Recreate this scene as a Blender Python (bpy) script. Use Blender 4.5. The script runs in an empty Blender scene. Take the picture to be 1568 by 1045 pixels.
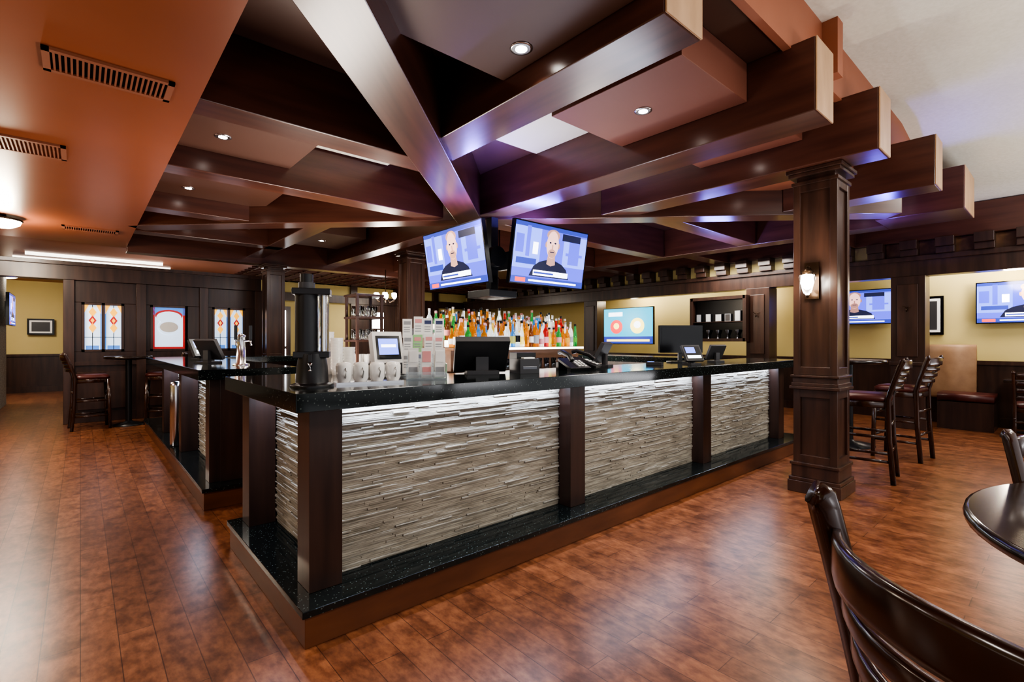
import bpy, bmesh, math, random
from mathutils import Vector, Matrix
random.seed(7)
S = bpy.context.scene
try:
    S.view_settings.view_transform = 'AgX'
    S.view_settings.look = 'AgX - High Contrast'
    S.view_settings.exposure = 0.62
except Exception as e:
    print(e)

# ---------------------------------------------------------------- materials
M = {}
def newmat(name):
    m = bpy.data.materials.new(name); m.use_nodes = True
    nt = m.node_tree
    return m, nt, nt.nodes['Principled BSDF']
def mat(name, c, rough=.5, metal=0., es=0., ec=None, trans=0., coat=0., alpha=1.):
    m, nt, b = newmat(name)
    b.inputs['Base Color'].default_value = (*c, 1)
    b.inputs['Roughness'].default_value = rough
    b.inputs['Metallic'].default_value = metal
    b.inputs['Transmission Weight'].default_value = trans
    b.inputs['Coat Weight'].default_value = coat
    b.inputs['Alpha'].default_value = alpha
    if es:
        b.inputs['Emission Color'].default_value = (*(ec or c), 1)
        b.inputs['Emission Strength'].default_value = es
    M[name] = m
    return m
def noisemat(name, c1, c2, scale=(4, 4, 4), rough=.4, detail=6, bump=0., coat=0., nscale=1., lo=.3, hi=.7):
    m, nt, b = newmat(name); N = nt.nodes; L = nt.links
    tc = N.new('ShaderNodeTexCoord'); mp = N.new('ShaderNodeMapping')
    mp.inputs['Scale'].default_value = scale
    nz = N.new('ShaderNodeTexNoise'); nz.inputs['Scale'].default_value = nscale; nz.inputs['Detail'].default_value = detail
    cr = N.new('ShaderNodeValToRGB')
    cr.color_ramp.elements[0].position = lo; cr.color_ramp.elements[1].position = hi
    cr.color_ramp.elements[0].color = (*c1, 1); cr.color_ramp.elements[1].color = (*c2, 1)
    L.new(tc.outputs['Object'], mp.inputs[0]); L.new(mp.outputs[0], nz.inputs['Vector'])
    L.new(nz.outputs[0], cr.inputs[0]); L.new(cr.outputs[0], b.inputs['Base Color'])
    b.inputs['Roughness'].default_value = rough
    b.inputs['Coat Weight'].default_value = coat
    b.inputs['Coat Roughness'].default_value = .22
    if bump:
        bp = N.new('ShaderNodeBump'); bp.inputs['Strength'].default_value = bump; bp.inputs['Distance'].default_value = .01
        L.new(nz.outputs[0], bp.inputs['Height']); L.new(bp.outputs[0], b.inputs['Normal'])
    M[name] = m
    return m
noisemat('wood_beam', (.068, .025, .017), (.115, .043, .027), (1.2, 14, 14), .30, coat=.5)
noisemat('wood_beam_lit_end', (.36, .22, .12), (.46, .29, .165), (10, 10, 3), .4)  # beam wood made paler: daylight glare on the ends put into the colour
noisemat('wood_dark', (.028, .014, .011), (.062, .030, .021), (14, 14, 1.2), .33, coat=.2)
noisemat('wood_column', (.036, .018, .013), (.082, .039, .026), (14, 14, 1.2), .3, coat=.3)
noisemat('wood_kick', (.10, .036, .016), (.17, .064, .029), (2, 2, 9), .35)
noisemat('wood_chair', (.022, .009, .006), (.055, .021, .011), (10, 10, 3), .18, coat=.6)
noisemat('wood_table', (.012, .008, .006), (.030, .019, .014), (3, 12, 3), .12, coat=.6)
noisemat('wood_shelf', (.12, .055, .025), (.20, .095, .045), (2, 12, 12), .4)
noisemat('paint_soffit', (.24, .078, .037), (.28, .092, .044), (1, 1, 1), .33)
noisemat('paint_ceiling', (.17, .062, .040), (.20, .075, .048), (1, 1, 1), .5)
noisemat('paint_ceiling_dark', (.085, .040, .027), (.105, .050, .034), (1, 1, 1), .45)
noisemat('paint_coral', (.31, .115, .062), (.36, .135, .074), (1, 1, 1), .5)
noisemat('paint_white', (.70, .68, .57), (.76, .74, .63), (30, 30, 30), .8, bump=.3)
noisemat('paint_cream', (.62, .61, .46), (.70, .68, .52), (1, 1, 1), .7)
noisemat('paint_yellow', (.52, .43, .185), (.58, .48, .22), (1, 1, 1), .7)
noisemat('ledger_stone', (.20, .178, .142), (.46, .42, .35), (7, 7, 60), .9, bump=.6, lo=.25, hi=.75, detail=9)
noisemat('upholstery_tan', (.26, .15, .085), (.33, .20, .115), (8, 8, 8), .5)
noisemat('upholstery_maroon', (.060, .014, .012), (.095, .024, .019), (8, 8, 8), .35)
mat('black_plastic', (.012, .012, .014), .35)
mat('dark_grey', (.05, .05, .055), .4)
mat('bezel', (.006, .006, .008), .2)
mat('steel', (.62, .62, .64), .22, 1.)
mat('steel_dark', (.16, .16, .17), .3, 1.)
mat('bronze', (.06, .035, .02), .35, .8)
mat('white_plastic', (.72, .72, .70), .35)
mat('white_ceramic', (.80, .79, .76), .15)
mat('paper', (.82, .82, .80), .7)
mat('paper_pink', (.75, .35, .35), .7)
mat('paper_green', (.35, .62, .30), .7)
mat('paper_grey', (.35, .36, .38), .7)
mat('acrylic', (.85, .9, .92), .05, trans=.9)
mat('glass', (.92, .95, .95), .03, trans=1.)
mat('led_strip', (.8, .88, 1), .5, es=7, ec=(.70, .82, 1))
mat('lamp_warm', (1, .95, .85), .5, es=9, ec=(1, .86, .62))
mat('lamp_white', (1, 1, 1), .5, es=14, ec=(1, .95, .88))
mat('cove_white', (1, 1, .95), .5, es=1.6, ec=(1, .96, .85))
mat('window_glow', (1, 1, 1), .5, es=2.4, ec=(.9, .95, 1))
mat('scr_blue', (.02, .03, .2), .2, es=1.4, ec=(.09, .10, .70))
mat('scr_blue_lt', (.02, .03, .2), .2, es=1.4, ec=(.20, .28, .95))
mat('scr_blue_dk', (.02, .03, .2), .2, es=1.2, ec=(.035, .05, .30))
mat('scr_skin', (.5, .3, .2), .2, es=1.2, ec=(.66, .38, .36))
mat('scr_skin_dk', (.5, .3, .2), .2, es=1.0, ec=(.26, .13, .13))
mat('scr_dark', (.01, .01, .02), .2, es=.6, ec=(.03, .035, .09))
mat('scr_white', (.8, .8, .8), .2, es=1.7, ec=(.85, .9, 1))
mat('scr_red', (.5, .02, .02), .2, es=1.5, ec=(.8, .05, .05))
mat('scr_teal', (.02, .3, .4), .2, es=1.3, ec=(.03, .40, .60))
mat('scr_yellow', (.6, .5, .1), .2, es=1.6, ec=(.95, .75, .2))
mat('sg_white', (.7, .75, .8), .3, es=.7, ec=(.42, .58, .80))
mat('sg_blue', (.1, .2, .5), .3, es=.7, ec=(.06, .20, .55))
mat('sg_amber', (.8, .4, .05), .3, es=.8, ec=(.85, .42, .05))
mat('sg_red', (.5, .03, .03), .3, es=.4, ec=(.40, .03, .03))
mat('lead', (.03, .03, .03), .5)
mat('vent_metal', (.26, .10, .055), .4)
mat('vent_dark', (.01, .008, .006), .8)
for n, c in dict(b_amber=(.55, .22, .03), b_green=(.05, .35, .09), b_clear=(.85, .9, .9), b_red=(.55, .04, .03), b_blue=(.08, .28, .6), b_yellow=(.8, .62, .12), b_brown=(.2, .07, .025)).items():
    mat(n, c, .06, trans=.75, es=.20, ec=c)  # slight glow in the glass colour stands in for backlight

def granite():
    m, nt, b = newmat('granite'); N = nt.nodes; L = nt.links
    tc = N.new('ShaderNodeTexCoord')
    v = N.new('ShaderNodeTexVoronoi'); v.inputs['Scale'].default_value = 60
    cr = N.new('ShaderNodeValToRGB'); cr.color_ramp.elements[0].color = (.12, .15, .14, 1); cr.color_ramp.elements[0].position = .07
    cr.color_ramp.elements[1].position = .24; cr.color_ramp.elements[1].color = (.009, .013, .013, 1)
    L.new(tc.outputs['Object'], v.inputs['Vector']); L.new(v.outputs['Distance'], cr.inputs[0]); L.new(cr.outputs[0], b.inputs['Base Color'])
    b.inputs['Roughness'].default_value = .10
    M['granite'] = m
granite()
def floormat():
    m, nt, b = newmat('floor_planks'); N = nt.nodes; L = nt.links
    tc = N.new('ShaderNodeTexCoord'); mp = N.new('ShaderNodeMapping'); mp.inputs['Rotation'].default_value = (0, 0, math.pi/2)
    br = N.new('ShaderNodeTexBrick')
    br.inputs['Scale'].default_value = 1; br.inputs['Brick Width'].default_value = .92; br.inputs['Row Height'].default_value = .125
    br.inputs['Mortar Size'].default_value = .0020; br.inputs['Mortar Smooth'].default_value = .2; br.offset = .37
    br.inputs['Color1'].default_value = (.155, .060, .028, 1); br.inputs['Color2'].default_value = (.230, .093, .045, 1)
    br.inputs['Mortar'].default_value = (.08, .031, .016, 1)
    def nz(sc, det, r):
        n = N.new('ShaderNodeTexNoise'); n.inputs['Scale'].default_value = 1; n.inputs['Detail'].default_value = det; n.inputs['Roughness'].default_value = r
        p = N.new('ShaderNodeMapping'); p.inputs['Scale'].default_value = sc
        L.new(tc.outputs['Object'], p.inputs[0]); L.new(p.outputs[0], n.inputs['Vector']); return n
    n1 = nz((30, 14, 5), 8, .62); n2 = nz((9, 7, 2), 4, .55)
    def ramp(src, a, b_, lo, hi):
        cr = N.new('ShaderNodeValToRGB'); cr.color_ramp.elements[0].position = lo; cr.color_ramp.elements[1].position = hi
        cr.color_ramp.elements[0].color = (*a, 1); cr.color_ramp.elements[1].color = (*b_, 1); L.new(src.outputs[0], cr.inputs[0]); return cr
    def mul(x, y):
        mx = N.new('ShaderNodeMix'); mx.data_type = 'RGBA'; mx.blend_type = 'MULTIPLY'; mx.inputs[0].default_value = 1
        L.new(x, mx.inputs[6]); L.new(y, mx.inputs[7]); return mx.outputs[2]
    c1 = ramp(n1, (.66, .60, .58), (1.2, 1.22, 1.22), .36, .64); c2 = ramp(n2, (.66, .60, .56), (1.1, 1.1, 1.1), .36, .54)
    L.new(mp.outputs[0], br.inputs[0]); L.new(tc.outputs['Object'], mp.inputs[0])
    L.new(mul(mul(br.outputs[0], c1.outputs[0]), c2.outputs[0]), b.inputs['Base Color'])
    b.inputs['Roughness'].default_value = .30
    bp = N.new('ShaderNodeBump'); bp.inputs['Strength'].default_value = .12; bp.inputs['Distance'].default_value = .004
    L.new(n1.outputs[0], bp.inputs['Height']); L.new(bp.outputs[0], b.inputs['Normal'])
    M['floor_planks'] = m
floormat()

# ---------------------------------------------------------------- builder
class B:
    def __init__(s, name, loc=(0, 0, 0), rz=0, rx=0):
        s.name, s.loc, s.rz, s.rx = name, loc, rz, rx
        s.v, s.f, s.m, s.mats, s.sm = [], [], [], [], []
    def mi(s, m):
        if m not in s.mats: s.mats.append(m)
        return s.mats.index(m)
    def add(s, vs, fs, m, smooth=False):
        o = len(s.v); s.v += [tuple(v) for v in vs]; k = s.mi(m)
        for f in fs:
            s.f.append([o+i for i in f]); s.m.append(k); s.sm.append(smooth)
        return s
    def box(s, x0, x1, y0, y1, z0, z1, m, R=None):
        vs = [Vector((x, y, z)) for z in (z0, z1) for x, y in ((x0, y0), (x1, y0), (x1, y1), (x0, y1))]
        if R is not None: vs = [R @ v for v in vs]
        return s.add(vs, [(3, 2, 1, 0), (4, 5, 6, 7), (0, 1, 5, 4), (1, 2, 6, 5), (2, 3, 7, 6), (3, 0, 4, 7)], m)
    def lathe(s, prof, m, c=(0, 0, 0), n=16, R=None, smooth=True):
        vs = []
        for r, z in prof:
            for i in range(n):
                a = 2*math.pi*i/n
                v = Vector((r*math.cos(a), r*math.sin(a), z))
                if R is not None: v = R @ v
                vs.append(v+Vector(c))
        fs = []
        for j in range(len(prof)-1):
            for i in range(n):
                k = (i+1) % n
                fs.append((j*n+i, j*n+k, (j+1)*n+k, (j+1)*n+i))
        s.add(vs, fs, m, smooth)
        s.add(vs[:n], [tuple(range(n))[::-1]], m); s.add(vs[-n:], [tuple(range(n))], m)
        return s
    def cyl(s, c, r, z0, z1, m, n=16):
        return s.lathe([(r, z0), (r, z1)], m, (c[0], c[1], 0), n)
    def prism(s, pts, z0, z1, m):
        n = len(pts)
        vs = [(x, y, z0) for x, y in pts]+[(x, y, z1) for x, y in pts]
        fs = [tuple(range(n))[::-1], tuple(range(n, 2*n))]+[(i, (i+1) % n, n+(i+1) % n, n+i) for i in range(n)]
        return s.add(vs, fs, m)
    def poly(s, pts, y, m):     # flat shape in local XZ facing -Y
        return s.add([(x, y, z) for x, z in pts], [tuple(range(len(pts)))], m)
    def ell(s, cx, cz, rx, rz, y, m, n=20):
        return s.poly([(cx+rx*math.cos(2*math.pi*i/n), cz+rz*math.sin(2*math.pi*i/n)) for i in range(n)], y, m)
    def sweep(s, pts, w, h, m, n=8, up=(0, 0, 1), rnd=.45):
        P = [Vector(p) for p in pts]; up = Vector(up); rings = []
        for i, p in enumerate(P):
            t = (P[min(i+1, len(P)-1)]-P[max(i-1, 0)]).normalized()
            u = up if abs(t.dot(up)) < .95 else Vector((0, 1, 0))
            sd = t.cross(u).normalized(); u2 = sd.cross(t).normalized()
            rr = []
            for k in range(n):
                a = 2*math.pi*(k+.5)/n
                ca, sa = math.cos(a), math.sin(a)
                e = rnd
                x = math.copysign(abs(ca)**e, ca)*w/2; y = math.copysign(abs(sa)**e, sa)*h/2
                rr.append(p+sd*x+u2*y)
            rings += rr
        fs = []
        for j in range(len(P)-1):
            for i in range(n):
                k = (i+1) % n
                fs.append((j*n+i, j*n+k, (j+1)*n+k, (j+1)*n+i))
        fs += [tuple(range(n))[::-1], tuple(range(len(P)*n-n, len(P)*n))]
        return s.add(rings, fs, m, True)
    def done(s, bevel=0.):
        me = bpy.data.meshes.new(s.name); me.from_pydata(s.v, [], s.f)
        for m in s.mats: me.materials.append(M[m])
        for p, k, q in zip(me.polygons, s.m, s.sm): p.material_index = k; p.use_smooth = q
        bm = bmesh.new(); bm.from_mesh(me); bmesh.ops.recalc_face_normals(bm, faces=bm.faces); bm.to_mesh(me); bm.free()
        o = bpy.data.objects.new(s.name, me); S.collection.objects.link(o)
        o.location = s.loc; o.rotation_euler = (s.rx, 0, s.rz)
        if bevel:
            b = o.modifiers.new('Bevel', 'BEVEL'); b.width = bevel; b.segments = 2; b.limit_method = 'ANGLE'
        return o

# ---------------------------------------------------------------- room shell
B('floor').box(-4.5, 12, -3.5, 18, -.1, 0, 'floor_planks').done()
SOF = 2.72; CE = 3.22; XS = .53; VH = 3.62
b = B('ceiling')
b.box(-4.5, XS, -3.5, 9.55, SOF, CE+.1, 'paint_soffit')
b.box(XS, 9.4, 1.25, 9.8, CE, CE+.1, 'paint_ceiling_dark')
b.box(XS, 6.6, -3.5, 1.22, VH, VH+.1, 'paint_white')
b.add([(6.6, -3.5, VH), (9.35, -3.5, 3.16), (9.35, 1.22, 3.16), (6.6, 1.22, VH), (6.6, -3.5, VH+.1), (9.35, -3.5, 3.26), (9.35, 1.22, 3.26), (6.6, 1.22, VH+.1)],
      [(3, 2, 1, 0), (4, 5, 6, 7), (0, 1, 5, 4), (1, 2, 6, 5), (2, 3, 7, 6), (3, 0, 4, 7)], 'paint_white')
b.box(-4.5, 2.6, 9.8, 18, SOF+.08, SOF+.2, 'paint_coral')
b.box(2.6, 12, 9.8, 18, SOF+.08, SOF+.2, 'paint_ceiling')
for i in range(12): b.box(2.6, 9.4, 10.0+i*.3, 10.02+i*.3, SOF+.05, SOF+.08, 'wood_beam')
for i in range(22): b.box(2.7+i*.3, 2.72+i*.3, 9.8, 13, SOF+.05, SOF+.08, 'wood_beam')
b.box(9.4, 12, -3.5, 9.8, 2.80, 2.92, 'paint_cream')
b.done()
b = B('trim_1')
b.box(XS, 9.3, 1.22, 1.27, CE-.02, VH+.05, 'paint_coral')
b.box(4.08, 4.20, 1.12, 1.22, 3.22, VH, 'paint_coral')
b.done()
b = B('wall_right')
b.box(10.35, 10.5, -3.5, 18, 0, 3.0, 'paint_yellow')
b.box(10.31, 10.35, -3.5, 18, 0, .93, 'wood_dark').box(10.28, 10.35, -3.5, 18, .93, .99, 'wood_dark')
b.done()
B('baseboard_right').box(10.28, 10.31, -3.5, 18, 0, .14, 'wood_dark').done()
b = B('wall_back')
b.box(-4.5, 12, 17.3, 17.45, 0, 2.85, 'paint_yellow')
b.box(-4.5, 12, 17.26, 17.3, 0, .9, 'wood_dark').box(-4.5, 12, 17.23, 17.3, .9, .96, 'wood_dark')
b.done()
B('baseboard_back').box(-4.5, 12, 17.2, 17.26, 0, .15, 'wood_dark').done()
b = B('wall_left')
b.box(-4.6, -4.5, -3.5, 18, 0, 3.3, 'paint_yellow').box(-4.5, -4.46, -3.5, 18, 0, .95, 'wood_dark').done()
b = B('wall_far')
b.box(2.75, 10.3, 13.0, 13.12, 0, 2.8, 'paint_yellow')
b.box(2.75, 10.3, 12.95, 13.0, 0, .95, 'wood_dark')
for x in (2.8, 4.3, 5.6, 6.9, 8.2, 9.6):
    b.box(x-.09, x+.09, 12.9, 13, 0, 2.8, 'wood_dark')
b.box(2.75, 10.3, 12.88, 13, 2.3, 2.5, 'wood_dark')
b.box(5.7, 8.1, 12.93, 13, 0, 2.3, 'wood_dark')
b.done()
b = B('door_1')
b.box(3.0, 3.95, 12.9, 12.95, 0, 2.15, 'wood_dark')
b.box(3.12, 3.83, 12.87, 12.9, .35, 2.05, 'window_glow')
b.box(3.44, 3.5, 12.86, 12.9, .35, 2.05, 'wood_dark').box(3.12, 3.83, 12.86, 12.9, 1.1, 1.16, 'wood_dark').done()
for i, (x0, x1) in enumerate(((6.1, 6.45),)):
    b = B('window_%d' % (i+4)); b.box(x0-.06, x1+.06, 12.9, 12.95, 1.1, 2.15, 'wood_dark').box(x0, x1, 12.87, 12.9, 1.16, 2.09, 'window_glow')
    b.box(x0, x1, 12.86, 12.9, 1.6, 1.64, 'wood_dark').done()

# ---------------------------------------------------------------- ceiling lattice
BZ = 2.75; CX, CY = 3.55, 4.82
def beam(p0, p1, w, z0, z1, cap=False):
    p0 = Vector((*p0, 0)); p1 = Vector((*p1, 0)); d = p1-p0; L = d.length
    b = B('ceiling_beam', (p0.x, p0.y, 0), math.atan2(d.y, d.x))
    b.box(0, L, -w/2, w/2, z0, z1, 'wood_beam')
    if cap: b.box(-.012, 0, -w/2, w/2, z0, z1, 'wood_beam_lit_end')  # thin plate carrying the painted daylight on the end face
    return b.done(.006)
beam((XS, CY-(CX-XS)), (CX, CY), .31, BZ-.04, CE)
beam((CX, CY), (7.0, CY-(7.0-CX)), .28, BZ-.03, CE)
beam((CX, CY), (XS, CY+(CX-XS)), .28, BZ-.03, CE)
beam((CX, CY), (7.4, CY+(7.4-CX)), .28, BZ-.03, CE)
for x, y0 in ((2.11, 1.20), (3.645, 1.08), (4.70, .98), (6.14, .86)):
    ye = CY-abs(x-CX)-.05
    beam((x, y0), (x, ye), .32, BZ, CE, True)
beam((7.62, .80), (7.62, 1.6), .72, BZ, CE, True)
beam((7.82, 1.6), (7.82, 8.9), .30, BZ, CE)
for y in (3.60, 5.06, 6.75, 8.3):
    xe = CX-abs(y-CY)*1.0-.05
    beam((XS, y), (max(xe, 1.2) if y < 7.5 else 2.4, y), .25, BZ, CE)
for x in (2.3, 3.7, 5.1, 6.5):
    beam((x, CY+abs(x-CX)+.05), (x, 9.6), .26, BZ, CE)
for y in (3.3, 4.85, 6.4, 8.0):
    beam((CX+abs(y-CY)+.1, y), (7.65, y), .26, BZ, CE)
for y in (2.4, 4.4, 6.4): beam((7.97, y), (9.15, y), .26, BZ, CE)
beam((XS, 9.6), (9.15, 9.6), .25, BZ-.1, CE)
beam((9.3, -3.4), (9.3, 9.6), .3, BZ, CE-.04)
def panel(x0, x1, y0, y1, z, m):
    B('ceiling_panel').box(x0, x1, y0, y1, z, CE-.002, m).done(.004)
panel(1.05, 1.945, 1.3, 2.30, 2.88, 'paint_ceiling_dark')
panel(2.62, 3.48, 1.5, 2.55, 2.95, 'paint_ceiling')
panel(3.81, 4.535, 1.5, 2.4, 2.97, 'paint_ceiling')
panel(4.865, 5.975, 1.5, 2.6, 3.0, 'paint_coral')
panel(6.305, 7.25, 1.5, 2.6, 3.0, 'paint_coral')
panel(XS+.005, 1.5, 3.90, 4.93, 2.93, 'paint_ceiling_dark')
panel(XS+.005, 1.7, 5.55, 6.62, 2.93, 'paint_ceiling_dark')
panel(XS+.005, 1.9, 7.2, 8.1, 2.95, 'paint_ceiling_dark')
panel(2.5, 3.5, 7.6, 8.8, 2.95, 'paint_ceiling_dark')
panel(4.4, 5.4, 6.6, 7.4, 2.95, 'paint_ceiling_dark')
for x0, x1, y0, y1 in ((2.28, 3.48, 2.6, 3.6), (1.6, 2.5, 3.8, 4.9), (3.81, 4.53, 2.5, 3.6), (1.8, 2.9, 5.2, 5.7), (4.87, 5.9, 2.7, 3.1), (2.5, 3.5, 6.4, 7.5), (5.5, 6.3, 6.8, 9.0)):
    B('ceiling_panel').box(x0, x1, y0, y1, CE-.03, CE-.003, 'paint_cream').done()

def downlight(x, y, z, e=25):
    b = B('recessed_downlight', (x, y, z))
    b.lathe([(.050, -.006), (.062, -.004), (.062, 0), (.04, 0)], 'steel', n=24)
    b.lathe([(.032, -.008), (.032, -.006)], 'lamp_white')
    b.done()
    l = bpy.data.lights.new('downlight_lamp', 'SPOT'); l.energy = e; l.spot_size = 2.0; l.spot_blend = .5; l.shadow_soft_size = .05; l.color = (1, .91, .78)
    o = bpy.data.objects.new('downlight_lamp', l); S.collection.objects.link(o); o.location = (x, y, z-.03)
downlight(1.80, 1.98, 2.88, 38); downlight(3.05, 2.05, 2.95, 38); downlight(4.15, 2.0, 2.97, 34)
downlight(.86, 4.50, 2.93, 34); downlight(.87, 6.25, 2.93, 34); downlight(1.2, 7.6, 2.95, 34); downlight(4.9, 6.95, 2.95, 34)
downlight(3.0, 8.2, 2.95, 28); downlight(5.4, 2.0, 3.0, 34); downlight(6.8, 2.0, 3.0, 34)

def vent(cx, cy, L, W, inner='vent_dark'):
    b = B('ceiling_vent', (cx, cy, SOF))
    b.box(-W/2, W/2, -L/2, -L/2+.03, -.015, 0, 'vent_metal').box(-W/2, W/2, L/2-.03, L/2, -.015, 0, 'vent_metal')
    b.box(-W/2, -W/2+.03, -L/2, L/2, -.015, 0, 'vent_metal').box(W/2-.03, W/2, -L/2, L/2, -.015, 0, 'vent_metal')
    b.box(-W/2+.03, W/2-.03, -L/2+.03, L/2-.03, -.003, 0, inner)
    n = int((W-.06)/.022)
    for i in range(n):
        x = -W/2+.04+i*(W-.07)/n; b.box(x, x+.009, -L/2+.03, L/2-.03, -.014, 0, 'vent_metal')
    b.done()
vent(.125, 3.41, .27, .54); vent(-.36, 5.05, .36, .56, 'vent_metal'); vent(.10, 8.3, .25, .55)
def dome(x, y, z, name='dome_ceiling_lamp', r=.19, rod=0, e=20):
    b = B(name, (x, y, z))
    b.lathe([(.06, 0), (.06, -.03), (.01, -.035)], 'bronze')
    if rod: b.cyl((0, 0), .008, -rod, -.03, 'bronze', 8)
    b.lathe([(r+.01, -rod-.03), (r+.01, -rod-.045), (r, -rod-.05), (.02, -rod-.03)], 'bronze', n=24)
    b.lathe([(r, -rod-.05), (r*.92, -rod-.085), (r*.6, -rod-.12), (.02, -rod-.135)], 'lamp_warm', n=24)
    b.done()
    l = bpy.data.lights.new(name+'_bulb', 'POINT'); l.energy = e; l.shadow_soft_size = .12; l.color = (1, .86, .66)
    o = bpy.data.objects.new(name+'_bulb', l); S.collection.objects.link(o); o.location = (x, y, z-rod-.25)
dome(-.70, 8.1, SOF, e=42); dome(-1.2, 15.5, 2.8)
dome(9.85, .55, 2.80, 'pendant_lamp', .2, .38, 15)
dome(9.9, 4.2, 2.80, 'pendant_lamp', .16, .25, 12); dome(9.9, 6.9, 2.80, 'pendant_lamp', .16, .25, 12)
dome(6.4, 11.2, 2.8, 'pendant_lamp', .18, .3, 12)

B('cove_light').box(.6, 1.9, 9.95, 10.0, SOF+.02, SOF+.08, 'cove_white').done()
B('cove_light').box(-.7, 1.2, 11.6, 11.66, SOF+.03, SOF+.08, 'cove_white').done()
B('cove_light').box(-.9, 1.4, 12.3, 12.36, SOF+.03, SOF+.08, 'cove_white').done()

# ---------------------------------------------------------------- columns
def column(x, y, w, ztop, name='wooden_column'):
    b = B(name, (x, y, 0)); h = w/2
    def ring(hw, z0, z1): b.box(-hw, hw, -hw, hw, z0, z1, 'wood_column')
    ring(h+.035, 0, .10); ring(h+.028, .10, .13); ring(h+.012, .13, .23); ring(h+.022, .23, .255)
    c = h-.02
    ring(c, .25, ztop-.02)
    def frame(z0, z1):
        st = .055
        for sx in (-1, 1):
            for sy in (-1, 1):
                x0, x1 = sorted((sx*h, sx*(h-st))); y0, y1 = sorted((sy*h, sy*(h-st)))
                b.box(x0, x1, y0, y1, z0, z1, 'wood_column')
        for za, zb in ((z0, z0+.07), (z1-.07, z1)): ring(h-.001, za, zb)
    frame(.25, .88); ring(h+.025, .88, .905); ring(h+.012, .905, .935); ring(h+.004, .935, .98); ring(h+.018, .98, 1.0)
    frame(1.0, ztop-.12)
    ring(h+.012, ztop-.13, ztop-.10); ring(h+.03, ztop-.06, ztop-.03); ring(h+.045, ztop-.03, ztop)
    return b.done(.004)
column(4.80, 1.44, .33, BZ-.002)
column(2.60, 9.45, .30, BZ-.102)
column(4.10, 7.20, .32, BZ-.002)
b = B('wall_sconce', (4.635, 1.46, 1.80), -math.pi/2)
b.box(-.055, .055, -.012, 0, -.16, .15, 'bronze')
b.sweep([(0, -.01, .06), (0, -.05, .10), (0, -.10, .11), (0, -.11, .07)], .014, .014, 'bronze', rnd=1)
b.lathe([(.035, .035), (.045, .06), (.02, .085), (.01, .09)], 'bronze', (0, -.11, 0))
b.lathe([(.012, -.13), (.03, -.11), (.042, -.06), (.058, .0), (.062, .035), (.03, .04)], 'glass', (0, -.11, 0), 20)
b.lathe([(.008, -.08), (.024, -.06), (.034, -.02), (.03, .02), (.01, .03)], 'lamp_white', (0, -.11, 0), 16)
b.lathe([(.006, -.15), (.014, -.14), (.014, -.13)], 'bronze', (0, -.11, 0), 10)
b.done()
def plight(name, loc, e, r=.05, c=(1, .9, .75)):
    l = bpy.data.lights.new(name, 'POINT'); l.energy = e; l.shadow_soft_size = r; l.color = c
    o = bpy.data.objects.new(name, l); S.collection.objects.link(o); o.location = loc
plight('sconce_bulb', (4.45, 1.46, 1.80), 10)

# ---------------------------------------------------------------- bar
CT = 1.07; CB = .99; ST = .165
def stone(b, axis, p, u0, u1, z0, z1):
    z = z0
    while z < z1-.004:
        h = min(random.uniform(.006, .012), z1-z); u = u0
        while u < u1-.01:
            L = random.uniform(.08, .45); e = min(u+L, u1)
            if u1-e < .03: e = u1
            d = random.choice((0, .001, .003, .004, .006, .011))+random.uniform(0, .003)
            if axis == 'x': b.box(u, e-.0002, p-.006-d, p, z, z+h-.0003, 'ledger_stone')
            else: b.box(p-.006-d, p, u, e-.0002, z, z+h-.0003, 'ledger_stone')
            u = e
        z += h
def led(name, c, sx, sy, e):
    l = bpy.data.lights.new(name, 'AREA'); l.shape = 'RECTANGLE'; l.size = sx; l.size_y = sy; l.energy = e; l.color = (.64, .76, 1)
    o = bpy.data.objects.new(name, l); S.collection.objects.link(o); o.location = c
PW = .15
b = B('bar_counter')
XE = 6.5
b.prism([(.67, 2.12), (XE, 2.12), (XE, 2.80), (1.40, 2.80), (1.40, 3.45), (.67, 3.45)], CB, CT, 'granite')
b.prism([(.69, 2.10), (XE, 2.10), (XE, 2.60), (1.1, 2.60), (1.1, 3.50), (.69, 3.50)], ST-.03, ST, 'granite')
b.prism([(.705, 2.115), (XE, 2.115), (XE, 2.58), (1.1, 2.58), (1.1, 3.485), (.705, 3.485)], 0, ST-.03, 'wood_kick')
b.prism([(.93, 2.36), (XE, 2.36), (XE, 2.50), (1.07, 2.50), (1.07, 3.40), (.93, 3.40)], ST, CB, 'wood_dark')
for x in (.84, 2.56, 4.36, 6.1):
    b.box(x-PW/2, x+PW/2, 2.24, 2.40, ST, CB, 'wood_dark')
b.box(.765, .915, 3.28, 3.44, ST, CB, 'wood_dark')
stone(b, 'x', 2.36, .915, 2.485, ST, .975); stone(b, 'x', 2.36, 2.635, 4.285, ST, .975); stone(b, 'x', 2.36, 4.435, 6.025, ST, .975)
stone(b, 'y', .93, 2.40, 3.28, ST, .975)
for x0, x1 in ((.95, 2.45), (2.67, 4.25), (4.47, 6.0)): b.box(x0, x1, 2.300, 2.308, CB-.008, CB, 'led_strip')
b.box(.870, .878, 2.45, 3.25, CB-.008, CB, 'led_strip')
b.box(1.45, XE, 2.82, 3.25, .82, .86, 'steel').box(1.5, XE, 2.82, 3.2, 0, .82, 'dark_grey')
b.done(.003)
for i, (x0, x1) in enumerate(((.95, 2.45), (2.67, 4.25), (4.47, 6.0))): led('bar_led', ((x0+x1)/2, 2.308, CB-.012), x1-x0, .010, 5.2)
led('bar_led', (.879, 2.85, CB-.012), .010, .8, 2.8)
b = B('bar_counter')
b.prism([(.67, 4.36), (1.40, 4.36), (1.40, 8.3), (.67, 8.3)], CB, CT, 'granite')
b.prism([(.69, 4.34), (1.15, 4.34), (1.15, 8.9), (.69, 8.9)], ST-.03, ST, 'granite')
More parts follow.
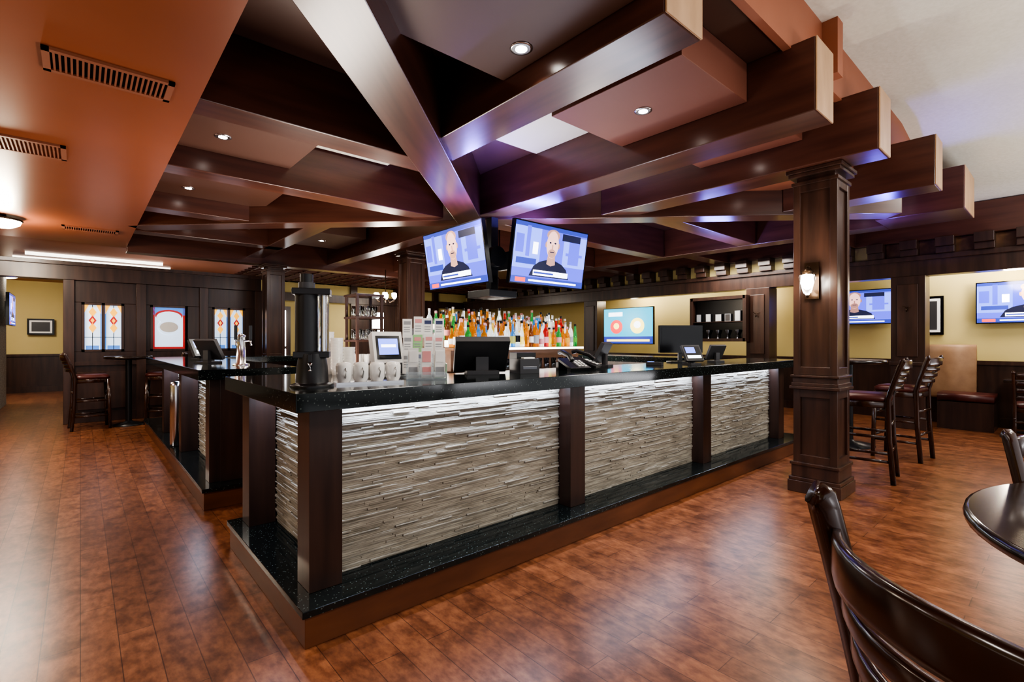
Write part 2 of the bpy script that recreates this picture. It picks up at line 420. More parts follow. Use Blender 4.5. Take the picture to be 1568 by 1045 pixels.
b.prism([(.705, 4.355), (1.15, 4.355), (1.15, 8.9), (.705, 8.9)], 0, ST-.03, 'wood_kick')
b.box(.93, 1.10, 4.60, 8.2, ST, CB, 'wood_dark')
b.box(.84, 1.38, 4.50, 4.60, 0, CB, 'wood_dark')
for y in (4.58, 6.02, 7.4): b.box(.765, .915, y-PW/2, y+PW/2, ST, CB, 'wood_dark')
stone(b, 'y', .93, 4.655, 5.945, ST, .975); stone(b, 'y', .93, 6.095, 7.32, ST, .975)
b.box(.870, .878, 4.7, 5.9, CB-.008, CB, 'led_strip'); b.box(.870, .878, 6.12, 7.3, CB-.008, CB, 'led_strip')
b.done(.003)
led('bar_led', (.882, 5.3, CB-.012), .010, 1.2, 4); led('bar_led', (.882, 6.7, CB-.012), .010, 1.2, 4)
b = B('bar_counter')
b.prism([(1.42, 7.6), (XE, 7.6), (XE, 8.3), (1.42, 8.3)], CB, CT, 'granite')
b.box(1.42, XE-.1, 7.9, 8.1, 0, CB, 'wood_dark'); b.done(.003)
b = B('bar_counter')
b.prism([(5.9, 3.3), (6.5, 3.3), (6.5, 7.58), (5.9, 7.58)], CB, CT, 'granite')
b.box(6.1, 6.3, 3.35, 7.5, 0, CB, 'wood_dark'); b.done(.003)

b = B('back_bar_shelf')
b.box(2.85, 4.95, 4.05, 5.0, 0, .92, 'wood_dark')
b.box(2.80, 5.0, 4.0, 5.05, .92, .96, 'granite')
for x in (2.9, 3.6, 4.3): b.box(x, x+.6, 4.03, 4.05, .1, .85, 'wood_shelf')
b.box(2.9, 4.9, 4.28, 4.86, .96, 1.19, 'wood_shelf')
b.box(2.88, 4.92, 4.20, 4.88, 1.19, 1.22, 'wood_shelf').box(2.9, 4.9, 4.19, 4.20, 1.192, 1.218, 'cove_white')
b.box(2.9, 4.9, 4.40, 4.86, 1.22, 1.30, 'wood_shelf').box(2.9, 4.9, 4.395, 4.40, 1.225, 1.298, 'cove_white')
b.box(2.9, 4.9, 4.60, 4.86, 1.30, 1.38, 'wood_shelf').box(2.9, 4.9, 4.595, 4.60, 1.305, 1.378, 'cove_white')
b.done(.003)
b = B('liquor_bottles')
cols = ['b_amber', 'b_green', 'b_clear', 'b_red', 'b_yellow', 'b_brown', 'b_amber', 'b_clear', 'b_clear', 'b_blue', 'b_amber']
labs = ['paper', 'paper', 'b_yellow', 'bezel', 'paper_grey', 'paper_pink', 'paper']
for y, z, st in ((4.28, 1.221, .078), (4.35, 1.221, .11), (4.48, 1.301, .078), (4.55, 1.301, .11), (4.69, 1.381, .075), (4.78, 1.381, .09)):
    x = 2.95+random.uniform(0, .05)
    while x < 4.87:
        r = random.uniform(.026, .036); h = random.uniform(.23, .32); c = random.choice(cols); yy = y+random.uniform(-.012, .012)
        k = random.random()
        if k < .6: pr = [(r, 0), (r, h*.58), (r*.8, h*.66), (.013, h*.76), (.012, h*.94)]
        elif k < .85: pr = [(r*1.1, 0), (r*1.12, h*.45), (r*.95, h*.55), (.014, h*.62), (.013, h*.94)]
        else: pr = [(r*.8, 0), (r*1.15, h*.3), (r*.9, h*.5), (.016, h*.7), (.014, h*.94)]
        b.lathe(pr, c, (x, yy, z), 12)
        b.lathe([(.015, h*.90), (.015, h)], random.choice(('bezel', 'paper_pink', 'steel', 'white_plastic', 'bezel')), (x, yy, z), 8)
        if random.random() < .75:
            l0 = h*random.uniform(.10, .2); l1 = h*random.uniform(.38, .46)
            b.lathe([(pr[0][0]*1.13+.001, l0), (pr[0][0]*1.13+.001, l1)], random.choice(labs), (x, yy, z), 12)
        x += st*random.uniform(.9, 1.15)
b.done()
b = B('drinking_glasses')
for i in range(16):
    b.lathe([(.025, 0), (.035, .13), (.033, .13), (.023, .006)], 'glass', (2.95+i*.12, 4.12, .962), 10)
b.done()
# glassware cabinet inside the bar
b = B('glassware_cabinet', (2.62, 5.75, 0))
b.box(-.17, .17, -.17, .17, 0, 1.0, 'wood_dark')
for sx in (-1, 1):
    for sy in (-1, 1): b.box(sx*.155-.015, sx*.155+.015, sy*.155-.015, sy*.155+.015, 1.0, 1.85, 'wood_dark')
for z in (1.28, 1.56, 1.83): b.box(-.18, .18, -.18, .18, z, z+.025, 'wood_dark')
for z in (1.0, 1.305, 1.585):
    for i in range(3):
        for j in range(2): b.lathe([(.02, 0), (.036, .02), (.036, .13), (.033, .13), (.018, .025)], 'white_ceramic' if z < 1.3 else 'glass', (-.1+i*.1, -.07+j*.12, z), 12)
b.done(.002)

# ---------------------------------------------------------------- televisions
def tv(loc, w, h, rz, tilt=0., kind='man', name='television', mount=True):
    b = B(name, loc, rz, tilt)
    b.box(-w/2, w/2, 0, .05, -h/2, h/2, 'bezel')
    if mount: b.box(-w*.2, w*.2, .05, .09, -h*.25, h*.25, 'black_plastic')
    e = .014; X0, X1, Z0, Z1 = -w/2+e, w/2-e, -h/2+e, h/2-e; W = X1-X0; H = Z1-Z0
    def q(u0, u1, v0, v1, y, m): b.poly([(X0+u0*W, Z0+v0*H), (X0+u1*W, Z0+v0*H), (X0+u1*W, Z0+v1*H), (X0+u0*W, Z0+v1*H)], y, m)
    def el(u, v, ru, rv, y, m): b.ell(X0+u*W, Z0+v*H, ru*W, rv*H, y, m)
    if kind == 'man':
        q(0, 1, 0, 1, -.001, 'scr_blue')
        q(0, .34, .25, .95, -.0015, 'scr_blue_lt'); q(.66, 1, .35, .9, -.0015, 'scr_blue_lt')
        q(.04, .30, .32, .42, -.002, 'scr_blue_dk'); q(.02, .12, .5, .8, -.002, 'scr_blue'); q(.70, .95, .55, .6, -.002, 'scr_blue'); q(.74, .9, .4, .8, -.0022, 'scr_blue')
        q(.15, .20, .45, .95, -.0022, 'scr_blue'); q(.24, .31, .5, .7, -.0022, 'scr_white')
        q(0, 1, .93, 1, -.002, 'scr_blue_dk'); q(.63, .9, .8, .92, -.0025, 'scr_dark')
        b.poly([(X0+u*W, Z0+v*H) for u, v in ((.22, .13), (.27, .30), (.34, .38), (.44, .43), (.50, .38), (.56, .43), (.66, .38), (.73, .30), (.78, .13))], -.003, 'scr_dark')
        b.poly([(X0+u*W, Z0+v*H) for u, v in ((.44, .36), (.50, .33), (.56, .36), (.55, .52), (.45, .52))], -.0035, 'scr_skin_dk')
        el(.412, .69, .014, .05, -.0038, 'scr_skin_dk'); el(.588, .69, .014, .05, -.0038, 'scr_skin_dk')
        el(.5, .86, .090, .10, -.0039, 'scr_skin_dk'); el(.5, .70, .083, .235, -.004, 'scr_skin')
        el(.5, .55, .055, .075, -.0052, 'scr_skin_dk'); q(.472, .528, .565, .58, -.0055, 'scr_dark'); q(.492, .508, .62, .70, -.0055, 'scr_skin_dk')
        el(.466, .73, .014, .014, -.0055, 'scr_dark'); el(.534, .73, .014, .014, -.0055, 'scr_dark')
        q(.27, .76, .15, .24, -.006, 'scr_white'); q(.28, .55, .18, .21, -.0065, 'scr_blue_dk')
        q(0, 1, 0, .11, -.006, 'scr_blue_dk'); q(.05, .18, .02, .09, -.0065, 'scr_red'); q(.22, .9, .04, .07, -.0065, 'scr_white')
    elif kind == 'lotto':
        q(0, 1, 0, 1, -.001, 'scr_teal'); q(0, 1, 0, .2, -.002, 'scr_blue_dk')
        el(.27, .48, .13, .2, -.003, 'scr_red'); el(.70, .50, .14, .22, -.003, 'scr_yellow'); el(.70, .53, .07, .1, -.004, 'scr_white'); el(.27, .5, .06, .09, -.004, 'scr_yellow')
        q(.1, .4, .78, .9, -.003, 'scr_white'); q(.06, .94, .06, .12, -.003, 'scr_yellow')
    return b.done()
tv((3.90, 3.80, 2.22), 1.14, .66, 0, .16)
tv((3.12, 4.55, 2.22), 1.14, .66, -math.pi/2, .16)
b = B('television_mount')
b.box(3.50, 3.60, 4.35, 4.45, 1.86, BZ-.05, 'black_plastic').box(3.35, 3.75, 4.2, 4.6, 1.78, 1.86, 'black_plastic')
b.box(3.23, 3.55, 4.37, 4.43, 2.1, 2.3, 'black_plastic').box(3.62, 3.68, 3.93, 4.4, 2.1, 2.3, 'black_plastic')
b.lathe([(.11, -.05), (.11, .03)], 'black_plastic', (3.37, 4.1, 2.2), 18, Matrix.Rotation(math.pi/2, 3, 'X'))
b.done(.005)
tv((10.22, 2.55, 1.88), 1.10, .60, -math.pi/2); tv((10.22, .42, 1.86), 1.15, .62, -math.pi/2)
tv((9.0, 6.45, 1.62), 1.30, .80, -math.pi/2, kind='lotto')
tv((-1.0, 13.7, 1.9), 1.1, .62, math.pi/2)

def header_x(name, x, ys, y0, y1):
    b = B(name)
    b.box(x-.12, x+.12, y0, y1, 2.24, 2.50, 'wood_dark').box(x-.16, x+.16, y0, y1, 2.46, 2.53, 'wood_dark')
    for y in ys:
        b.box(x-.17, x+.17, y-.2, y+.2, 0, 2.24, 'wood_dark')
        b.box(x-.19, x+.19, y-.22, y+.22, 0, .16, 'wood_dark').box(x-.19, x+.19, y-.22, y+.22, .93, .98, 'wood_dark')
        b.box(x-.19, x-.17, y-.12, y+.12, 1.06, 2.12, 'wood_column')
    y = y0+.2
    while y < y1:
        b.box(x-.22, x+.3, y-.10, y+.10, 2.53, 2.62, 'wood_dark').box(x-.28, x+.3, y-.10, y+.10, 2.62, 2.75, 'wood_dark'); y += .40
    b.box(x-.05, x+.05, 1.9, y1, 2.53, 2.75, 'paint_yellow').box(x-.05, x+.05, y0, 1.9, 2.53, 2.75, 'wood_shelf')
    b.done(.005)
header_x('post_and_header_frame', 9.3, (-1.5, 1.62, 3.75, 7.6), -3.4, 12.8)
b = B('coat_hooks')
for y in (1.62, 3.75): b.sweep([(9.10, y, 1.75), (9.06, y, 1.72), (9.05, y, 1.76)], .012, .012, 'bronze').sweep([(9.08, y-.05, 1.8), (9.07, y, 1.77), (9.08, y+.05, 1.8)], .012, .012, 'bronze')
b.done()

# partition with stained glass
b = B('wall_partition')
PY = 10.3; wins = ((.015, .54), (.89, 1.42), (1.80, 2.33)); z0, z1 = 1.12, 1.90
b.box(-.2, 2.6, PY, PY+.12, 0, z0, 'wood_dark').box(-.2, 2.6, PY, PY+.12, z1, 2.24, 'wood_dark')
xs = [-.2]+[v for w in wins for v in w]+[2.6]
for i in range(0, len(xs), 2): b.box(xs[i], xs[i+1], PY, PY+.12, z0, z1, 'wood_dark')
b.box(-4.4, 2.6, PY-.06, PY+.16, 2.24, 2.50, 'wood_dark').box(-4.4, 2.6, PY-.1, PY+.2, 2.46, 2.52, 'wood_dark')
for x in (-.2, .70, 1.60, 2.5): b.box(x-.0, x+.13, PY-.05, PY, 0, 2.24, 'wood_column')
b.box(-.2, 2.6, PY-.035, PY, .9, .96, 'wood_dark').box(-.2, 2.6, PY-.03, PY, 0, .16, 'wood_dark')
for (a, c) in wins: b.box(a-.05, c+.05, PY-.02, PY, .2, .8, 'wood_column')
b.done(.004)
for i, (a, c) in enumerate(wins):
    b = B('window_%d' % (i+1), ((a+c)/2, PY+.04, (z0+z1)/2)); w = (c-a)/2; h = (z1-z0)/2
    for X in ((-w, -w+.035), (w-.035, w), (-.02, .02) if i != 1 else (w-.036, w)): b.box(X[0], X[1], -.05, .03, -h, h, 'wood_column')
    b.box(-w, w, -.05, .03, -h, -h+.035, 'wood_column').box(-w, w, -.05, .03, h-.035, h, 'wood_column')
    b.box(-w, w, 0, .01, -h, h, 'sg_white')
    if i != 1:
        for s in (-1, 1):
            cx = s*w*.5
            b.box(cx-w*.42, cx-w*.36, -.004, 0, -h, h, 'sg_blue').box(cx+w*.36, cx+w*.42, -.004, 0, -h, h, 'sg_blue')
            b.box(cx-.004, cx+.004, -.006, 0, -h, h, 'lead')
            for cz, m in ((h*.62, 'sg_amber'), (h*.28, 'sg_red'), (h*-.02, 'sg_amber')):
                b.poly([(cx-.05, cz), (cx, cz-.08), (cx+.05, cz), (cx, cz+.08)], -.008, m)
            b.poly([(cx-.025, h*.28), (cx, h*.28-.04), (cx+.025, h*.28), (cx, h*.28+.04)], -.009, 'sg_amber')
            b.poly([(cx-w*.4, h), (cx-w*.4, h*.55), (cx-.03, h)], -.007, 'sg_amber').poly([(cx+w*.4, h), (cx+.03, h), (cx+w*.4, h*.55)], -.007, 'sg_amber')
            b.box(cx-w*.42, cx+w*.42, -.006, 0, -h*.42, -h*.40, 'lead').box(cx-w*.3, cx+w*.3, -.004, 0, -h*.95, -h*.75, 'sg_blue')
    else:
        b.box(-w+.035, -w+.065, -.004, 0, -h, h, 'sg_red').box(w-.065, w-.035, -.004, 0, -h, h, 'sg_red')
        b.box(-w, w, -.004, 0, h-.16, h-.035, 'sg_blue')
        b.ell(0, h-.17, w*.75, .10, -.006, 'sg_red').ell(0, h-.20, w*.68, .10, -.008, 'sg_white')
        b.ell(0, .02, w*.6, .13, -.009, 'sg_white').ell(0, .02, w*.5, .09, -.010, 'paper').box(-w, w, -.005, 0, -h+.035, -h+.07, 'sg_red')
    b.done()
plight('window_backlight', (1.2, 11.4, 1.8), 25, .4, (.85, .93, 1))

def picture(loc, w, h, rz, m='paper_grey'):
    b = B('framed_picture', loc, rz)
    b.box(-w/2, w/2, 0, .03, -h/2, h/2, 'bezel').box(-w/2+.04, w/2-.04, -.003, 0, -h/2+.04, h/2-.04, 'paper')
    b.box(-w/2+.08, w/2-.08, -.005, 0, -h/2+.08, h/2-.08, m).done()
picture((-.75, 17.2, 1.65), .5, .4, 0, 'dark_grey'); picture((10.31, 1.55, 1.70), .35, .62, -math.pi/2, 'dark_grey')
picture((10.3, 5.3, 1.7), .4, .6, -math.pi/2, 'paper')
b = B('display_case', (9.02, 4.42, 1.70), -math.pi/2)
b.box(-.50, .50, .05, .09, -.38, .38, 'bezel')
b.box(-.52, .52, -.06, .09, .36, .42, 'wood_dark').box(-.52, .52, -.06, .09, -.42, -.36, 'wood_dark').box(-.54, -.48, -.06, .09, -.42, .42, 'wood_dark').box(.48, .54, -.06, .09, -.42, .42, 'wood_dark')
b.box(-.5, .5, -.04, .05, -.06, -.045, 'wood_dark')
for i in range(5):
    h_ = random.uniform(.10, .2); w_ = random.uniform(.07, .13); x0 = -.43+i*.185
    b.box(x0, x0+w_, 0, .02, -.045, -.045+h_, random.choice(('dark_grey', 'paper_grey', 'steel_dark')))
    b.box(x0+.01, x0+w_-.01, -.002, 0, -.035, -.055+h_, random.choice(('paper_grey', 'white_plastic', 'steel_dark')))
    b.lathe([(.03, -.36), (.012, -.33), (.012, -.30), (.045, -.22), (.04, -.2)], 'steel_dark', (x0+.05, 0, 0), 12)
b.done()

b = B('stone_pier')
b.box(-2.2, -1.14, 13.0, 14.4, 0, 2.78, 'ledger_stone')
stone(b, 'x', 13.0, -2.2, -1.14, 0, 2.2)
b.done()

b = B('chandelier', (4.7, 9.3, 2.1))
b.cyl((0, 0), .01, .1, .65, 'bronze', 8)
for i in range(6):
    a = i*math.pi/3; c, s_ = math.cos(a), math.sin(a)
    b.sweep([(0, 0, .1), (.1*c, .1*s_, -.02), (.2*c, .2*s_, .02), (.2*c, .2*s_, .06)], .012, .012, 'bronze', rnd=1)
    b.lathe([(.02, .06), (.045, .1), (.05, .16), (.03, .17)], 'lamp_white', (.2*c, .2*s_, 0), 10)
b.done(); plight('chandelier_bulb', (4.7, 9.3, 1.9), 25, .2)

# ---------------------------------------------------------------- counter objects
b = B('beverage_dispenser', (.84, 2.42, CT), math.radians(-25))
b.lathe([(.10, 0), (.10, .012), (.075, .02), (.07, .10), (.06, .16)], 'black_plastic', n=24)
b.box(-.08, .08, -.05, .05, .14, .17, 'black_plastic')
b.cyl((-.025, 0), .052, .17, .46, 'black_plastic', 24)
b.cyl((.052, -.01), .026, .17, .44, 'glass', 16).cyl((.052, -.01), .01, .17, .44, 'steel', 10)
b.box(-.085, .085, -.056, .05, .44, .47, 'black_plastic')
b.cyl((-.025, 0), .038, .47, .50, 'dark_grey', 20).cyl((-.025, 0), .030, .50, .54, 'black_plastic', 20)
b.sweep([(0, -.06, .12), (0, -.09, .11), (0, -.095, .08)], .02, .02, 'steel', rnd=1).box(-.01, .01, -.1, -.085, .12, .16, 'black_plastic')
b.done(.003)
b = B('mug_tray', (1.13, 2.42, CT), math.radians(-12))
b.box(-.17, .17, -.05, .05, 0, .012, 'steel')
for i in range(4):
    b.lathe([(.030, 0), (.039, .02), (.040, .08), (.034, .095), (.01, .1)], 'white_ceramic', (-.126+i*.084, 0, .012), 20)
    b.sweep([(-.126+i*.084+.0, -.04, .08), (-.126+i*.084, -.065, .065), (-.126+i*.084, -.04, .035)], .008, .012, 'white_ceramic', rnd=1)
b.done()
def brochures(loc, rz, n, w, h, name='brochure_holder'):
    b = B(name, loc, rz)
    tot = n*w
    b.box(-tot/2, tot/2, -.05, .06, 0, .008, 'acrylic').box(-tot/2, tot/2, .05, .054, 0, h*.8, 'acrylic').box(-tot/2, tot/2, -.05, -.046, 0, h*.25, 'acrylic')
    for i in range(n+1): b.box(-tot/2+i*w-.002, -tot/2+i*w+.002, -.05, .05, 0, h*.5, 'acrylic')
    for i in range(n):
        x = -tot/2+i*w+.008; m = ('paper', 'paper_pink', 'paper', 'paper_green')[i % 4]
        b.box(x, x+w-.016, -.02, -.008, .01, h, 'paper').box(x+.006, x+w-.022, -.0225, -.02, h*.55, h*.9, m)
        b.box(x+.006, x+w-.022, -.0225, -.02, h*.15, h*.4, ('paper_grey', 'paper_pink')[i % 2])
    return b.done()
brochures((1.50, 2.46, CT), math.radians(-30), 3, .075, .18)
b = B('menu_rack', (1.62, 2.70, CT), math.radians(-30))
b.box(-.14, .14, -.06, .04, 0, .01, 'acrylic')
k = 0
for row, zz in enumerate((.02, .13, .24)):
    for xx in (-.095, -.03, .035, .10):
        m = ('paper', 'paper', 'paper_green', 'paper', 'paper', 'paper', 'paper')[(k*3+row) % 7]; k += 1
        h_ = .115+random.uniform(-.01, .02); x0 = xx-.03+random.uniform(-.004, .004); y0 = -.05+row*.03
        b.box(x0, x0+.058, y0, y0+.002, zz, zz+h_, m)
        b.box(x0+.008, x0+.05, y0-.001, y0, zz+h_*.70, zz+h_*.88, random.choice(('scr_dark', 'paper_grey', 'paper_pink')))
        for t in (.3, .42, .54): b.box(x0+.008, x0+.045, y0-.001, y0, zz+h_*t, zz+h_*t+.005, 'paper_grey')
b.box(-.12, .13, .035, .04, 0, .30, 'acrylic'); b.done()
def pos(loc, rz, body='dark_grey', front=True, s=1., name='point_of_sale_terminal', tilt=-28, hz=.17):
    b = B(name, loc, rz)
    b.box(-.10*s, .10*s, -.10*s, .10*s, 0, .025*s, body).box(-.04*s, .04*s, .0, .05*s, .02*s, (hz-.01)*s, body)
    R = Matrix.Translation((0, -.01*s, hz*s)) @ Matrix.Rotation(math.radians(tilt), 4, 'X')
    b.box(-.17*s, .17*s, -.02*s, .025*s, -.13*s, .14*s, body, R)
    b.box(-.15*s, .15*s, -.022*s, -.02*s, -.11*s, .12*s, 'scr_blue_dk' if front else 'black_plastic', R)
    b.box(-.13*s, .05*s, -.024*s, -.022*s, 0, .1*s, 'scr_blue_lt', R).box(-.13*s, .13*s, -.024*s, -.022*s, -.09*s, -.04*s, 'scr_white', R)
    return b.done(.006)
b = B('payment_kiosk', (1.52, 2.97, .862), math.radians(-8))
b.box(-.10, .10, -.06, .12, 0, .20, 'white_plastic').box(-.085, .085, -.062, .0, .02, .1, 'dark_grey')
R = Matrix.Translation((0, 0, .30)) @ Matrix.Rotation(math.radians(-18), 4, 'X')
b.box(-.10, .10, -.03, .05, -.12, .19, 'white_plastic', R).box(-.08, .08, -.033, -.03, .0, .16, 'bezel', R).box(-.065, .065, -.035, -.033, .03, .14, 'scr_blue_lt', R)
b.box(-.05, .05, -.037, -.035, .08, .10, 'scr_white', R).box(-.09, .09, -.05, -.03, -.1, -.03, 'dark_grey', R); b.done(.012)
pos((2.02, 2.62, CT), math.radians(150), front=False, s=1.05, tilt=-42, hz=.12)
b = B('receipt_printer', (2.30, 2.50, CT), math.radians(-20))
b.prism([(-.07, -.10), (.07, -.10), (.07, .10), (-.07, .10)], 0, .10, 'dark_grey')
b.box(-.07, .07, -.04, .10, .10, .14, 'black_plastic').box(-.04, .04, -.09, -.04, .1, .11, 'paper').box(-.05, .05, -.102, -.1, .03, .05, 'steel_dark'); b.done(.01)
def phone(loc, rz):
    b = B('desk_telephone', loc, rz)
    R = Matrix.Rotation(math.radians(20), 4, 'X')
    b.box(-.09, .09, -.10, .10, .04, .06, 'black_plastic', R).box(-.02, .08, -.09, .05, .06, .064, 'dark_grey', R)
    b.box(-.09, .09, .06, .1, 0, .06, 'black_plastic').box(-.09, .09, -.1, -.06, 0, .02, 'black_plastic')
    for i in range(3):
        for j in range(4): b.box(-.01+i*.028, .008+i*.028, -.08+j*.03, -.062+j*.03, .064, .069, 'white_plastic', R)
    b.sweep([(-.065, -.09, .075), (-.065, -.05, .11), (-.065, .05, .14), (-.065, .09, .13)], .035, .03, 'black_plastic'); b.done(.003)
phone((2.80, 2.50, CT), math.radians(-15)); phone((3.06, 2.60, CT), math.radians(25))
pos((3.36, 2.66, CT), math.radians(200), front=False, s=.7)
b = B('computer_monitor', (4.62, 2.66, CT), math.radians(-40))
b.box(-.12, .12, -.08, .08, 0, .015, 'black_plastic').box(-.02, .02, .0, .03, .01, .2, 'black_plastic')
b.box(-.22, .22, -.02, .03, .10, .38, 'bezel').box(-.2, .2, -.022, -.02, .12, .36, 'bezel').done(.006)
pos((4.30, 2.36, CT), math.radians(-20), front=False, s=.6); pos((5.05, 2.5, CT), math.radians(160), front=False, s=.6)
b = B('card_reader', (3.9, 2.5, CT), .3); b.prism([(-.035, -.07), (.035, -.07), (.035, .07), (-.035, .07)], 0, .03, 'dark_grey').box(-.028, .028, .01, .06, .03, .034, 'scr_blue_lt'); b.done(.006)
b = B('paper_cup_stack', (1.25, 3.15, CT))
for i, (x, y, h) in enumerate(((0, 0, .2), (.09, .02, .14), (-.02, .1, .24))):
    for k in range(int(h/.02)):
        b.lathe([(.030, k*.02), (.040, k*.02+.06), (.037, k*.02+.06)], 'white_ceramic', (x, y, 0), 12)
b.done()
b = B('coaster_stack', (.98, 2.95, CT)); b.lathe([(.05, 0), (.05, .03)], 'paper').done()
pos((.95, 5.6, CT), math.radians(120), front=False, s=.8); pos((1.05, 6.6, CT), math.radians(30), front=False, s=.8)
b = B('beer_tap_tower', (1.1, 5.0, CT))
b.lathe([(.07, 0), (.07, .01), (.04, .02), (.035, .25), (.04, .27), (.0, .29)], 'steel')
for s in (-1, 1): b.sweep([(s*.02, -.03, .22), (s*.06, -.08, .22), (s*.06, -.1, .18)], .016, .016, 'steel', rnd=1).box(s*.06-.012, s*.06+.012, -.09, -.07, .23, .36, 'black_plastic')
b.done()
b = B('metal_waste_bin', (.775, 6.35, ST+.001)); b.lathe([(.05, 0), (.06, .01), (.06, .64), (.05, .68), (.01, .69)], 'steel', n=24).done()

# ---------------------------------------------------------------- seating
def chair(loc, rz, sh=.46, H=.95, w=.44, d=.42, nsl=4, name='ladder_back_chair', crest=None, bow=.06, seat='upholstery_maroon', T=.042, ch=.085):
    b = B(name, (loc[0], loc[1], 0), rz); m = 'wood_chair'; h = w/2
    rake = .09
    def py(z): return -d/2-rake*max(0, (z-sh))/(H-sh)-.02*max(0, (z-sh)/(H-sh))**2
    for s in (-1, 1):
        pts = [(s*h, -d/2-.04, 0), (s*h, -d/2-.01, sh*.5), (s*h, -d/2, sh)]+[(s*(h+.015*t), py(sh+(H-sh)*t), sh+(H-sh)*t) for t in (.25, .5, .75, .93, .985)]+[(s*(h+.015), py(H)-.012, H)]
        b.sweep(pts, T*.85, T, m)
        b.sweep([(s*h, d/2+.01, 0), (s*h*.98, d/2-.01, sh-.03)], .038, .038, m)
    b.sweep([(-h, -d/2+.0, sh-.05), (h, -d/2, sh-.05)], .02, .06, m).sweep([(-h, d/2-.015, sh-.05), (h, d/2-.015, sh-.05)], .02, .06, m)
    for s in (-1, 1):
        b.sweep([(s*h, -d/2, sh-.05), (s*h, d/2-.02, sh-.05)], .02, .06, m)
        for z in ((.15, .3) if sh < .6 else (.2, .42)): b.sweep([(s*h, -d/2-.03, z), (s*h, d/2, z)], .02, .025, m)
    for z in ((.22,) if sh < .6 else (.25, .5)): b.sweep([(-h, d/2, z), (h, d/2, z)], .025, .03, m).sweep([(-h, -d/2-.02, z+.04), (h, -d/2-.02, z+.04)], .02, .025, m)
    n = 24; ring = []
    for i in range(n):
        a = 2*math.pi*i/n; ca, sa = math.cos(a), math.sin(a)
        ring.append((math.copysign(abs(ca)**.35, ca)*(h+.01), math.copysign(abs(sa)**.35, sa)*(d/2+.015)))
    def lay(sc, z): return [(x*sc, y*sc, z) for x, y in ring]
    vs = lay(1, sh-.02)+lay(1.02, sh)+lay(1, sh+.02)+lay(.85, sh+.04)+lay(.4, sh+.045)
    fs = [(j*n+i, j*n+(i+1) % n, (j+1)*n+(i+1) % n, (j+1)*n+i) for j in range(4) for i in range(n)]+[tuple(range(n))[::-1], tuple(range(4*n, 5*n))]
    b.add(vs, fs, seat, True)
    top = crest or H-.055
    zs = [top-(top-sh-.11)*i/(nsl-1) for i in range(nsl)]
    for i, z in enumerate(zs):
        hh = ch if i == 0 else .05; y0 = py(z)
        pts = [((-1+2*t/12)*(h+.005), y0-bow*(1-(-1+2*t/12)**2), z+(.0 if i else .012*(1-(-1+2*t/12)**2))) for t in range(13)]
        b.sweep(pts, .022, hh, m)
    return b.done()
chair((1.29, -.04), math.radians(-132), w=.50, H=.955, crest=.835, bow=.09, T=.056, ch=.10)
chair((2.64, -.22), math.radians(134), H=.93)
for x, y, r in ((5.63, 1.32, 0.12), (6.88, 1.28, -.1)): chair((x, y), r, sh=.76, H=1.12, w=.40, d=.38, nsl=4, name='bar_stool_with_back')
for x, y, r in ((.12, 9.6, -1.5), (.98, 9.6, 1.4)): chair((x, y), r, sh=.76, H=1.10, w=.40, d=.38, nsl=4, name='bar_stool_with_back')
def rtable(x, y, r, h, name):
    b = B(name, (x, y, 0))
    b.lathe([(r-.02, h-.045), (r, h-.035), (r+.004, h-.02), (r, h-.005), (r-.01, h)], 'wood_table', n=64)
    b.cyl((0, 0), .04, .04, h-.05, 'black_plastic', 16); b.lathe([(.12, h-.06), (.2, h-.046)], 'black_plastic')
    b.lathe([(min(.28, r*.7), 0), (min(.28, r*.7), .015), (.06, .05), (.04, .07)], 'black_plastic', n=32)
    b.done()
rtable(2.22, -.53, .77, .77, 'round_table')
rtable(.56, 9.6, .30, 1.06, 'high_top_table'); rtable(7.2, 1.85, .38, 1.06, 'high_top_table')
b = B('booth_bench', (0, 0, 0))
b.box(9.62, 10.2, .75, 1.36, .0, .40, 'wood_dark')
b.sweep([(9.90, .75, .46), (9.90, 1.36, .46)], .56, .13, 'upholstery_maroon', n=16, rnd=.4)
b.sweep([(10.17, .98, .82), (10.17, 1.62, .82)], .14, .84, 'upholstery_tan', n=16, rnd=.6)
b.done()
b = B('booth_table', (9.85, .30, 0))
b.box(-.35, .35, -.35, .35, .72, .76, 'wood_table').cyl((0, 0), .04, 0, .72, 'black_plastic').box(-.25, .25, -.03, .03, 0, .03, 'black_plastic').box(-.03, .03, -.25, .25, 0, .03, 'black_plastic'); b.done(.006)
chair((9.15, .30), -1.5, name='dining_chair', H=.9)

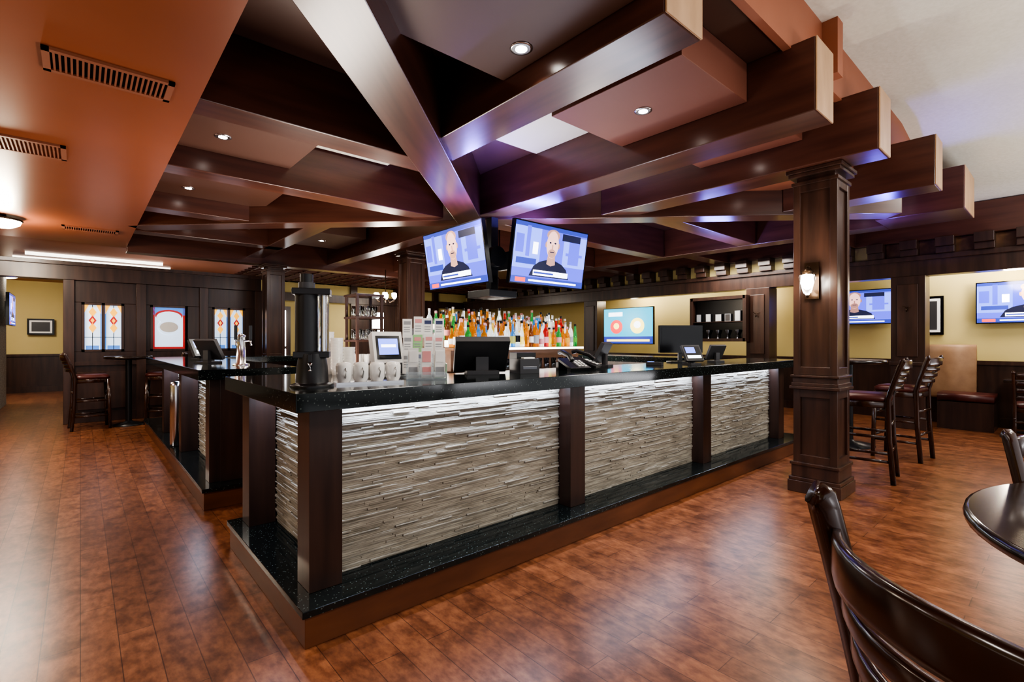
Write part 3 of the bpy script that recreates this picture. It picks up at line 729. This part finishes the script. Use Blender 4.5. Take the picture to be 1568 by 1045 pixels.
# ---------------------------------------------------------------- lights
def area(name, loc, sx, sy, e, c=(1, .95, .88), up=False):
    l = bpy.data.lights.new(name, 'AREA'); l.shape = 'RECTANGLE'; l.size = sx; l.size_y = sy; l.energy = e; l.color = c
    o = bpy.data.objects.new(name, l); S.collection.objects.link(o); o.location = loc; o.rotation_euler = (math.pi if up else 0, 0, 0)
area('ceiling_fill', (-1.6, 2, 2.68), .6, .6, 30); area('ceiling_fill', (-1.6, 6, 2.68), .6, .6, 40); area('ceiling_fill', (-.8, 9.2, 2.68), .6, .4, 25)  # added fill lights under the ceilings, no fixtures modelled
area('ceiling_fill', (3, -1.2, 3.55), 1, 1, 60); area('ceiling_fill', (7, -1.0, 3.45), 1, 1, 60)
area('ceiling_fill', (8.6, 4, 2.7), .6, 1.5, 40); area('ceiling_fill', (9.9, 1, 2.75), .4, 1.5, 18)
area('ceiling_fill', (6, 11.4, 2.7), 2, .8, 45); area('ceiling_fill', (-1.5, 14.5, 2.7), 1, 1, 60)
area('ceiling_fill', (3, 6.3, 2.7), .8, .6, 35); area('ceiling_fill', (9.9, 6, 2.75), .3, 2, 18)
area('bar_up_fill', (2.0, 5.0, .88), .8, 2.2, 60, (1, .90, .80), True)  # unseen upward fills inside the bar, added to brighten the ceiling
area('bar_up_fill', (5.4, 5.4, .88), .6, 2.5, 50, (1, .90, .80), True)
area('bar_up_fill', (3.9, 3.4, .88), 3.0, .3, 30, (.80, .85, 1), True)
area('floor_up_fill', (-1.8, 1.0, .6), 1.5, 3, 28, (1, .88, .76), True)  # unseen upward fills low over the floor, added to lift soffit and ceiling
area('floor_up_fill', (-2.5, 6.5, .6), 1.0, 3, 45, (1, .88, .76), True)
area('floor_up_fill', (3.5, -2.2, .6), 4, 1.0, 60, (.96, .96, 1), True)
area('floor_up_fill', (8.0, -1.5, .6), 2, 1.5, 45, (.95, .96, 1), True)
area('blue_glow_fill', (3.9, 4.1, 2.58), .9, .06, 18, (.20, .18, 1), True); area('blue_glow_fill', (2.92, 3.92, 2.40), .12, .12, 10, (.26, .20, 1), True)  # added blue fills without fixtures, for violet glow on the beams
area('blue_glow_fill', (7.1, 1.5, 2.35), .8, .06, 12, (.14, .12, 1), True); area('blue_glow_fill', (6.9, 3.4, 2.35), .8, .06, 16, (.2, .2, 1), True)
W = bpy.data.worlds.new('World'); S.world = W; W.use_nodes = True
W.node_tree.nodes['Background'].inputs[0].default_value = (.94, .96, 1, 1); W.node_tree.nodes['Background'].inputs[1].default_value = .72

cam = bpy.data.cameras.new('Camera'); cam.lens = 755/1568*36; cam.sensor_width = 36; cam.clip_start = .05
co = bpy.data.objects.new('Camera', cam); S.collection.objects.link(co)
co.location = (0, 0, 1.29); co.rotation_euler = (math.pi/2, 0, math.radians(-41.2)); S.camera = co
